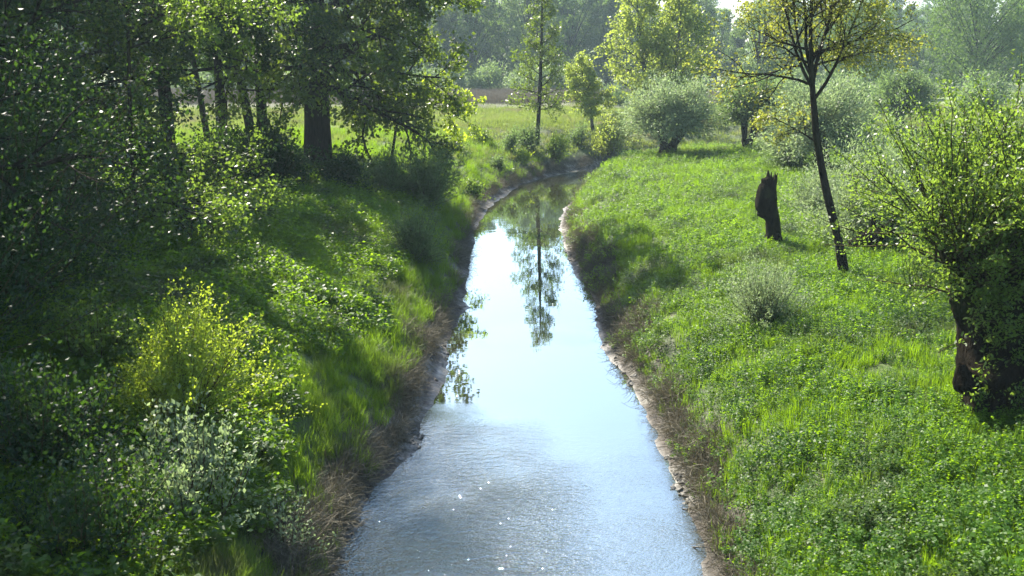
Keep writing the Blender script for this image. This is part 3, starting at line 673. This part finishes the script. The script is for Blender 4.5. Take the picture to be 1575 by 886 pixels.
def plant(k, x, y, s=1.0, label=None, rz=None, group=GW, cat='tree', sx_=1.0):
    z = H1(x, y)-.2; r0 = rz if rz is not None else (x*1.7+y*.9) % 6.28
    if k not in used:
        o = protos[k]; used.add(k); o.location = (x, y, z); o.rotation_euler = (0, 0, r0); o.scale = (s*sx_, s*sx_, s)
    else: o = dup(protos[k], (x, y, z), r0, (s*sx_, s*sx_, s))
    px = 787+x/y*1546
    where = ('seen between the left grove trunks' if px < 430 else 'behind the largest tree' if px < 700 else 'left behind the slim tree' if px < 790 else 'right behind the slim tree' if px < 900
             else 'behind the twin airy trees' if px < 1080 else 'behind the bronze tree' if px < 1370 else 'behind the weeping willows')
    deep = '' if group != GW else (', front row of wood' if y < 186 else ', second row of wood' if y < 202 else ', deep in the wood')
    if not label: label = kinds[k].replace(' tree of the wood beyond the meadow', ' far tree')+' '+where+deep
    elif group != GW: label = 'tree of the wooded rise on the skyline '+where
    o['label'] = label; o['category'] = cat; o['group'] = group
    return o
plant(4, 58, 128, .95, 'broad weeping willow, largest at the upper right')
plant(4, 46, 136, .72, 'smaller weeping willow left of the broad one at the upper right', 1.2)
plant(4, 76, 140, .85, 'weeping willow at the right edge behind the near willow', 2.2)
plant(2, 38, 150, .74, 'pale rounded tree left of the weeping willows')
plant(2, 3, 168, .92, 'pale rounded tree standing forward of the wood above the bend')
plant(5, -14, 158, .95, 'pale airy tree standing forward at the meadow edge behind the largest tree')
plant(0, -22, 166, .9, 'dark rounded tree at the meadow edge behind the largest tree')
plant(2, 31, 128, .55, 'low pale round tree behind the bronze tree crown')
plant(3, 24, 150, .7, 'low dark tree behind the airy twin trees')
r = rng(300)
for row, (y0, n_, xs) in enumerate([(178, 32, 125), (190, 36, 140), (206, 38, 150), (228, 38, 165)]):
    for i in range(n_):
        x = -xs+2*xs*(i+r.uniform(.15, .85))/n_; y = y0+r.uniform(-4, 6)+abs(x)*.04
        kk = int(r.choice([0, 1, 2, 3, 5], p=[.32, .2, .2, .16, .12])); s = r.uniform(.82, 1.1)*(1+row*.04)
        if x > 30: s *= .75
        plant(kk, x, y, s)
for y0, n_, xs in [(300, 30, 230), (400, 34, 310)]:
    for i in range(n_):
        x = -xs+2*xs*(i+r.uniform(.15, .85))/n_
        if x < 10: continue
        plant(int(r.choice([0, 1, 3])), x, y0+r.uniform(-12, 12), r.uniform(.9, 1.1), 'tree on the wooded rise along the skyline at the right', group='trees on the far wooded rise')
# willow shrubs at the meadow's far edge
sh = make_shrub('willow_shrub', 'pale grey-green willow shrub of the row before the wood', 'shrub', (0, 0, 0), 90, 4.2, .7, M['leaf_far_willow'], M['stem'], 401, per=45, L=.42, W=.16, sp=.35, group='willow shrubs in a row before the wood', r0=.03, base_r=1)
for i in range(20):
    x = -52+i*4.4+r.uniform(-1.2, 1.2) if i < 15 else 20+(i-15)*5.5+r.uniform(-1, 1); y = 148+r.uniform(-3, 5); s = r.uniform(.75, 1.15)
    pl = ['between the left grove trunks', 'behind the largest tree', 'just left of the slim tree', 'behind the small crooked tree', 'behind the bronze tree'][min(4, int((x+52)/17))]
    if i == 0: sh['label'] = 'pale grey-green willow shrub at the wood edge '+pl
    if i == 0: sh.location = (x, y, H1(x, y)); sh.scale = (s,)*3
    else: dup(sh, (x, y, H1(x, y)), r.uniform(0, 6), (s*1.1, s*1.1, s), 'pale grey-green willow shrub at the wood edge '+pl)
# scattered bushes right of the bend
b1 = make_shrub('meadow_bush', 'round green bush on the right meadow, beyond the forked pollard', 'shrub', (0, 0, 0), 90, 2.4, .75, M['leaf_willow'], M['stem'], 402, per=50, L=.24, W=.08, sp=.2, r0=.02, base_r=.5)
spots = [(22, 92, 1.0, 'round green bush on the right meadow, beyond the forked pollard'), (19, 78, .8, 'low green bush left of the split pollard trunk'), (34, 100, 1.3, 'broad green bush behind the pale wide pollard'),
         (44, 96, 1.3, 'broad green bush below the weeping willows'), (28, 72, .9, 'green bush right of the split pollard'), (36, 76, 1.2, 'leafy bush below the distant pale pollard')]
spots += [(16, 90, .9, 'green bush behind and left of the forked pollard'), (26, 106, 1.2, 'bush in the far gap between the two forked pollards'), (31, 116, 1.4, 'far bush right behind the split-trunk pollard'), (19, 114, 1.2, 'far bush under the airy twin trees'), (39, 118, 1.5, 'far bush between the bronze tree and the distant pollard'), (52, 112, 1.5, 'far bush under the largest weeping willow'), (11, 104, 1.0, 'far bush right of the small crooked tree')]
for i, (x, y, s, lab) in enumerate(spots):
    if i == 0: b1.location = (x, y, H1(x, y)); b1.scale = (s,)*3
    else: dup(b1, (x, y, H1(x, y)), i*1.3, (s,)*3, lab)

# ================================================================== GROUND COVER (uncountable)
def scatter(name, label, x, y, protos_, scale, seed, tint=None, tilt=.15, sink=0.0):
    r = rng(seed); n = len(x); z = HT(x, y)-sink
    me = bpy.data.meshes.new(name); me.vertices.add(n)
    me.vertices.foreach_set('co', np.stack([x, y, z], 1).astype(np.float32).ravel())
    a = me.attributes.new('scl', 'FLOAT', 'POINT'); a.data.foreach_set('value', np.asarray(scale, np.float32))
    a = me.attributes.new('tint', 'FLOAT', 'POINT'); a.data.foreach_set('value', np.asarray(tint if tint is not None else r.uniform(-.25, .25, n), np.float32))
    a = me.attributes.new('idx', 'INT', 'POINT'); a.data.foreach_set('value', r.integers(0, len(protos_), n).astype(np.int32))
    rot = np.stack([r.normal(size=n)*tilt, r.normal(size=n)*tilt, r.uniform(0, 2*pi, n)], 1).astype(np.float32)
    a = me.attributes.new('rot', 'FLOAT_VECTOR', 'POINT'); a.data.foreach_set('vector', rot.ravel())
    o = link(name, me); o['kind'] = 'stuff'; o['label'] = label
    ng = bpy.data.node_groups.new(name+'_scatter', 'GeometryNodeTree')
    ng.interface.new_socket('Geometry', in_out='INPUT', socket_type='NodeSocketGeometry'); ng.interface.new_socket('Geometry', in_out='OUTPUT', socket_type='NodeSocketGeometry')
    gi = ng.nodes.new('NodeGroupInput'); gout = ng.nodes.new('NodeGroupOutput'); L = ng.links.new
    iop = ng.nodes.new('GeometryNodeInstanceOnPoints'); jo = ng.nodes.new('GeometryNodeJoinGeometry')
    for pm in protos_:
        oi = ng.nodes.new('GeometryNodeObjectInfo'); oi.inputs['Object'].default_value = pm; oi.inputs['As Instance'].default_value = False
        g2 = ng.nodes.new('GeometryNodeGeometryToInstance'); L(oi.outputs['Geometry'], g2.inputs[0]); L(g2.outputs[0], jo.inputs[0])
    def na(nm, ty):
        q = ng.nodes.new('GeometryNodeInputNamedAttribute'); q.data_type = ty; q.inputs['Name'].default_value = nm; return q.outputs['Attribute']
    L(gi.outputs[0], iop.inputs['Points']); L(jo.outputs[0], iop.inputs['Instance']); iop.inputs['Pick Instance'].default_value = True
    L(na('idx', 'INT'), iop.inputs['Instance Index']); L(na('scl', 'FLOAT'), iop.inputs['Scale'])
    e2r = ng.nodes.new('FunctionNodeEulerToRotation'); L(na('rot', 'FLOAT_VECTOR'), e2r.inputs[0]); L(e2r.outputs[0], iop.inputs['Rotation'])
    L(iop.outputs[0], gout.inputs[0])
    md = o.modifiers.new('scatter', 'NODES'); md.node_group = ng
    return o
def proto_obj(name, mesh): return bpy.data.objects.new(name, mesh)   # never linked to the scene: only a source for the scatter
def herb_proto(seed, mat, n=170, R=.28, H=.34, L=.042, W=.028, up=1.25):
    r = rng(seed); lv = Leaves(); st = 9
    for i in range(st):
        a = r.uniform(0, 6.28); rr = R*math.sqrt(r.random()); hh = H*r.uniform(.55, 1.1)*(1-.4*(rr/R)**2); k = n//st
        tt = r.uniform(.25, 1, k)[:, None]
        C = np.array([sin(a)*rr, cos(a)*rr, 0])+np.array([r.normal()*.06, r.normal()*.06, hh])*tt
        th = r.uniform(0, 6.28, k); rad = L*.9*(1.25-tt[:, 0]*.6); out = np.stack([np.cos(th), np.sin(th), np.full(k, -.15)], 1)
        lv.add(C+out*rad[:, None], L, W, seed*19+i, up, out, .1, .25)
    return proto_obj('herb_clump', lv.mesh('herb_clump', mat))
def blade_proto(name, seed, mat, n=46, R=.14, H=.38, W=.010, bend=.6, nseg=3):
    r = rng(seed); V = []; F = []; A = []
    for i in range(n):
        a = r.uniform(0, 6.28); rr = R*math.sqrt(r.random()); p0 = np.array([sin(a)*rr, cos(a)*rr, -.03]); az = a+r.normal()*.9
        h = H*r.uniform(.5, 1.15); b = bend*r.uniform(.2, 1.2); o_ = np.array([sin(az), cos(az), 0]); sd_ = np.array([cos(az), -sin(az), 0])*W*r.uniform(.7, 1.3)
        base = len(V); rv = r.random()
        for s_ in range(nseg+1):
            u = s_/nseg; c = p0+np.array([0, 0, h*u*(1-.35*b*u)])+o_*h*b*.6*u*u; ww = (1-u)**.7+.08
            V += [c-sd_*ww*.5, c+sd_*ww*.5]; A += [rv, rv]
        for s_ in range(nseg): q_ = base+s_*2; F += [q_, q_+1, q_+3, q_+2]
    return proto_obj(name, raw_mesh(name, np.array(V), np.array(F), 4, mat, False, {'rnd': np.array(A)}))
def tangle_proto(seed, mat, n=34, R=.3):
    r = rng(seed); V = []; F = []; A = []
    for i in range(n):
        P, _ = branch_path(r, np.append(r.normal(size=2)*R*.4, r.uniform(0, .06)), nrm(r.normal(size=3)*np.array([1, 1, .45])+np.array([0, 0, .3])), r.uniform(.25, .6), 5, .35, -.07)
        rv = r.random(); sd_ = nrm(np.cross(P[-1]-P[0], r.normal(size=3)))*r.uniform(.004, .009); base = len(V)
        for q_ in P: V += [q_-sd_*.5, q_+sd_*.5]; A += [rv, rv]
        for s_ in range(5): b_ = base+s_*2; F += [b_, b_+1, b_+3, b_+2]
    return proto_obj('dry_tangle', raw_mesh('dry_tangle', np.array(V), np.array(F), 4, mat, False, {'rnd': np.array(A)}))
def area_pts(seed, n, y0, y1, margin=2.5, pw=1.0, xmin=None, xmax=None):
    """points over the wedge of land in and around the view"""
    r = rng(seed); y = y0+(y1-y0)*r.random(n)**pw; hw = .53*y+margin; x = r.uniform(-1, 1, n)*hw
    d, s = river(x, y); return x, y, d, s, r
herbs = [herb_proto(500+i, M['herb']) for i in range(5)]
bigherbs = [herb_proto(520+i, M['herb'], 90, .34, .5, .1, .06, .7) for i in range(4)]
grs = [blade_proto('grass_tuft', 540+i, M['grass']) for i in range(5)]
lgrs = [blade_proto('long_grass_tuft', 550+i, M['grass'], 80, .2, .52, .008, .9) for i in range(4)]
mgrs = [blade_proto('meadow_tuft', 560+i, M['meadow'], 70, .5, .36, .026, .7, 2) for i in range(3)]
reeds = [blade_proto('reed_tuft', 570+i, M['reed'], 60, .8, 1.3, .05, .25, 2) for i in range(3)]
tang = [tangle_proto(580+i, M['straw']) for i in range(5)]
# right bank: leafy herbs with grass mixed in
x, y, d, s, r = area_pts(601, 60000, 7.5, 64, pw=.9)
nz = fbm(x*.5, y*.5, 21); ok = (s > 0) & (d > .5+nz*.4+fbm(x*1.6, y*1.6, 23)*.7) & (nz+r.uniform(-.6, .6, len(x)) > -.38); ok &= r.random(len(x)) < np.clip(26/np.maximum(y, 1), .35, 1)
x, y, d = x[ok], y[ok], d[ok]
scatter('herb_cover', 'dense bright green leafy herbs covering the right bank', x, y, herbs, np.random.default_rng(1).uniform(.55, 1.2, len(x))*(1+.6*fbm(x*1.1, y*1.1, 17))*(1+np.clip(y-25, 0, 60)*.012), 602, tint=np.random.default_rng(2).uniform(-.2, .2, len(x))+fbm(x*.7, y*.7, 33)*.5)
x, y, d, s, r = area_pts(603, 40000, 7.5, 66, pw=.9)
nz = fbm(x*.5, y*.5, 21); ok = (s > 0) & (d > .35) & (nz+r.uniform(-.6, .6, len(x)) < .2); ok &= r.random(len(x)) < np.clip(26/np.maximum(y, 1), .35, 1)
x, y = x[ok], y[ok]
scatter('bank_grass', 'tufts of green grass among the herbs of the right bank', x, y, grs, np.random.default_rng(3).uniform(.5, 1.1, len(x))*(1+np.clip(y-25, 0, 60)*.012), 604)
# left bank: long grass on the slope, herbs near the camera
x, y, d, s, r = area_pts(611, 70000, 7.5, 66, pw=.9)
nz = fbm(x*.4, y*.4, 41); ok = (s < 0) & (d > .45+.4*nz) & (nz+r.uniform(-.5, .5, len(x)) > -.25) & (x > -.53*y-2); ok &= r.random(len(x)) < np.clip(24/np.maximum(y, 1), .35, .9)
x, y = x[ok], y[ok]
scatter('long_grass', 'long soft grass on the shaded left slope', x, y, lgrs, np.random.default_rng(5).uniform(.42, .92, len(x))*(1+.6*fbm(x*.8, y*.8, 47))*(1+np.clip(y-25, 0, 60)*.012), 612, tilt=.25)
x, y, d, s, r = area_pts(613, 34000, 7.5, 40, pw=.8)
nz = fbm(x*.4, y*.4, 41); ok = (s < 0) & (d > 1.5+nz) & (nz+r.uniform(-.5, .5, len(x)) < .1+np.clip(16-y, 0, 4)*.2)
x, y = x[ok], y[ok]
scatter('left_herbs', 'leafy herbs and nettles on the left bank', x, y, bigherbs, np.random.default_rng(6).uniform(.45, 1.1, len(x)), 614)
# dry tangles above the mud on both sides
x, y, d, s, r = area_pts(621, 150000, 10, 70, margin=-3, pw=.9)
nz = fbm(x*.6, y*.6, 51); wide = np.where(s > 0, .85, .7)+nz*.9; ok = (d > .38) & (d < wide) & (np.abs(x-RP[0, 1]) < 9)
x, y = x[ok], y[ok]
scatter('dry_stalks', 'tangled dry brown stalks on the steep bank faces', x, y, tang, np.random.default_rng(7).uniform(.5, 1.1, len(x)), 622)
# meadows
x, y, d, s, r = area_pts(631, 42000, 56, 150, margin=6, pw=.8)
ok = (d > 1.6) & ~((s < 0) & (y > 106) & (y < 142)); x, y = x[ok], y[ok]
scatter('meadow_grass', 'sunlit meadow grass beyond the trees', x, y, mgrs, np.random.default_rng(8).uniform(.5, 1.2, len(x))*(1+np.clip(y-70, 0, 80)*.01), 632, tint=fbm(x*.1, y*.2, 61)*.8+rng(633).uniform(-.2, .2, len(x)))
x = rng(641).uniform(-66, 26, 8500); y = rng(642).uniform(106, 148, 8500)
scatter('reed_field', 'reddish brown reeds in a strip across the meadow', x, y, reeds, rng(643).uniform(.6, 1.1, len(x)), 644)

x = rng(645).uniform(-60, 14, 2600); y = 103+x*.03+rng(646).normal(size=2600)*1.1
pale = [blade_proto('pale_tuft', 575+i, M['pale'], 40, .7, .6, .045, .4, 2) for i in range(2)]
scatter('pale_grasses', 'line of bleached pale grass and white blossom before the reed strip', x, y, pale, rng(647).uniform(.5, 1.0, len(x)), 648)

# pale stones and clods along the shore, sticks at the water's edge
def clod(seed):
    r = rng(seed); import bmesh
    bm = bmesh.new(); bmesh.ops.create_icosphere(bm, subdivisions=2, radius=.05)
    for v in bm.verts: v.co *= 1+r.normal()*.16; v.co.z *= .5
    me = bpy.data.meshes.new('mud_clod'); bm.to_mesh(me); bm.free(); me.materials.append(M['clod']); return proto_obj('mud_clod', me)
m, t, o = mat_new('dried_mud'); L = t.links.new
geo = N(t, 'ShaderNodeNewGeometry').outputs['Position']
p_ = N(t, 'ShaderNodeBsdfPrincipled', i_Roughness=.8); L(ramp(t, noise(t, 2.5, 4, geo), [(.4, (.045, .04, .032)), (.62, (.20, .19, .165))]), p_.inputs['Base Color']); L(p_.outputs[0], o.inputs[0]); M['clod'] = m
x, y, d, s, r = area_pts(651, 120000, 10, 66, margin=-4, pw=.9)
nz = fbm(x*.5, y*.5, 71); ok = (d > -.06) & (d < .42) & (nz > .1) & (y < 45) & (r.random(len(x)) < .7* np.clip(1.3-y/40, .15, 1)); x, y = x[ok], y[ok]
scatter('mud_clods', 'pale dried mud clods and pebbles along the waterline', x, y, [clod(i) for i in (1, 2, 3)], rng(652).uniform(.25, 1.2, len(x))**1.6, 653, tilt=.4)

# driftwood
def stick(label, pts, r0, seed):
    base = np.array(pts[0]); base = np.array([base[0], base[1], H1(base[0], base[1])])
    P = np.array([[q[0], q[1], H1(q[0], q[1])*(q[2] < .5)+q[2]] for q in pts])-base
    tt = np.linspace(0, len(P)-1, 14); i = np.minimum(tt.astype(int), len(P)-2); f = (tt-i)[:, None]; Q = P[i]*(1-f)+P[i+1]*f
    Q[1:-1] = (Q[:-2]+Q[1:-1]*2+Q[2:])/4
    tb = Tubes(); tb.add(Q, np.linspace(r0, r0*.3, 14), 6, .12, seed)
    o = link('driftwood', tb.mesh('driftwood', M['drift']), None, tuple(base)); o['label'] = label; o['category'] = 'branch'; o['group'] = 'dead branches stranded at the waterline'
M['drift'] = bark_mat('bleached_wood', (.10, .09, .07), (.26, .24, .20), moss=.05)
a, b = gnd(1000, 560)[:2]; stick('pale curved root on the right mud above the waterline', [(a-.25, b+.1, .05), (a, b+.15, .1), (a+.2, b-.1, .08), (a+.22, b-.5, .04)], .022, 1)
a, b = gnd(1085, 850)[:2]; stick('dead twig poking from the water by the right mud near the camera', [(a-.2, b+.2, .06), (a-.05, b+.05, .08), (a+.1, b, .05)], .015, 2)
a, b = gnd(945, 545)[:2]; stick('thin dead branch lying on the right mud edge', [(a, b, .04), (a+.3, b-.6, .06), (a+.35, b-1.3, .05)], .018, 3)
a, b = gnd(640, 665)[:2]; stick('dead branch on the pale mud of the left shore', [(a, b, .04), (a-.2, b-.5, .07), (a-.25, b-1.1, .05)], .02, 4)

# ------------------------------------------------------------------ haze
m, t, o = mat_new('haze_air'); pv = N(t, 'ShaderNodeVolumePrincipled'); pv.inputs['Color'].default_value = (.68, .9, .97, 1); pv.inputs['Density'].default_value = .0004
pv.inputs['Anisotropy'].default_value = .2
t.links.new(pv.outputs[0], o.inputs['Volume'])
hx = np.array([[x_, y_, z_] for z_ in (-3, 46) for y_ in (-70, 720) for x_ in (-540, 540)], float)
ho = link('haze', raw_mesh('haze', hx, np.array([0, 2, 3, 1, 4, 5, 7, 6, 0, 1, 5, 4, 2, 6, 7, 3, 0, 4, 6, 2, 1, 3, 7, 5]), 4, m)); ho['kind'] = 'stuff'; ho['label'] = 'thin blue haze over the far wood'
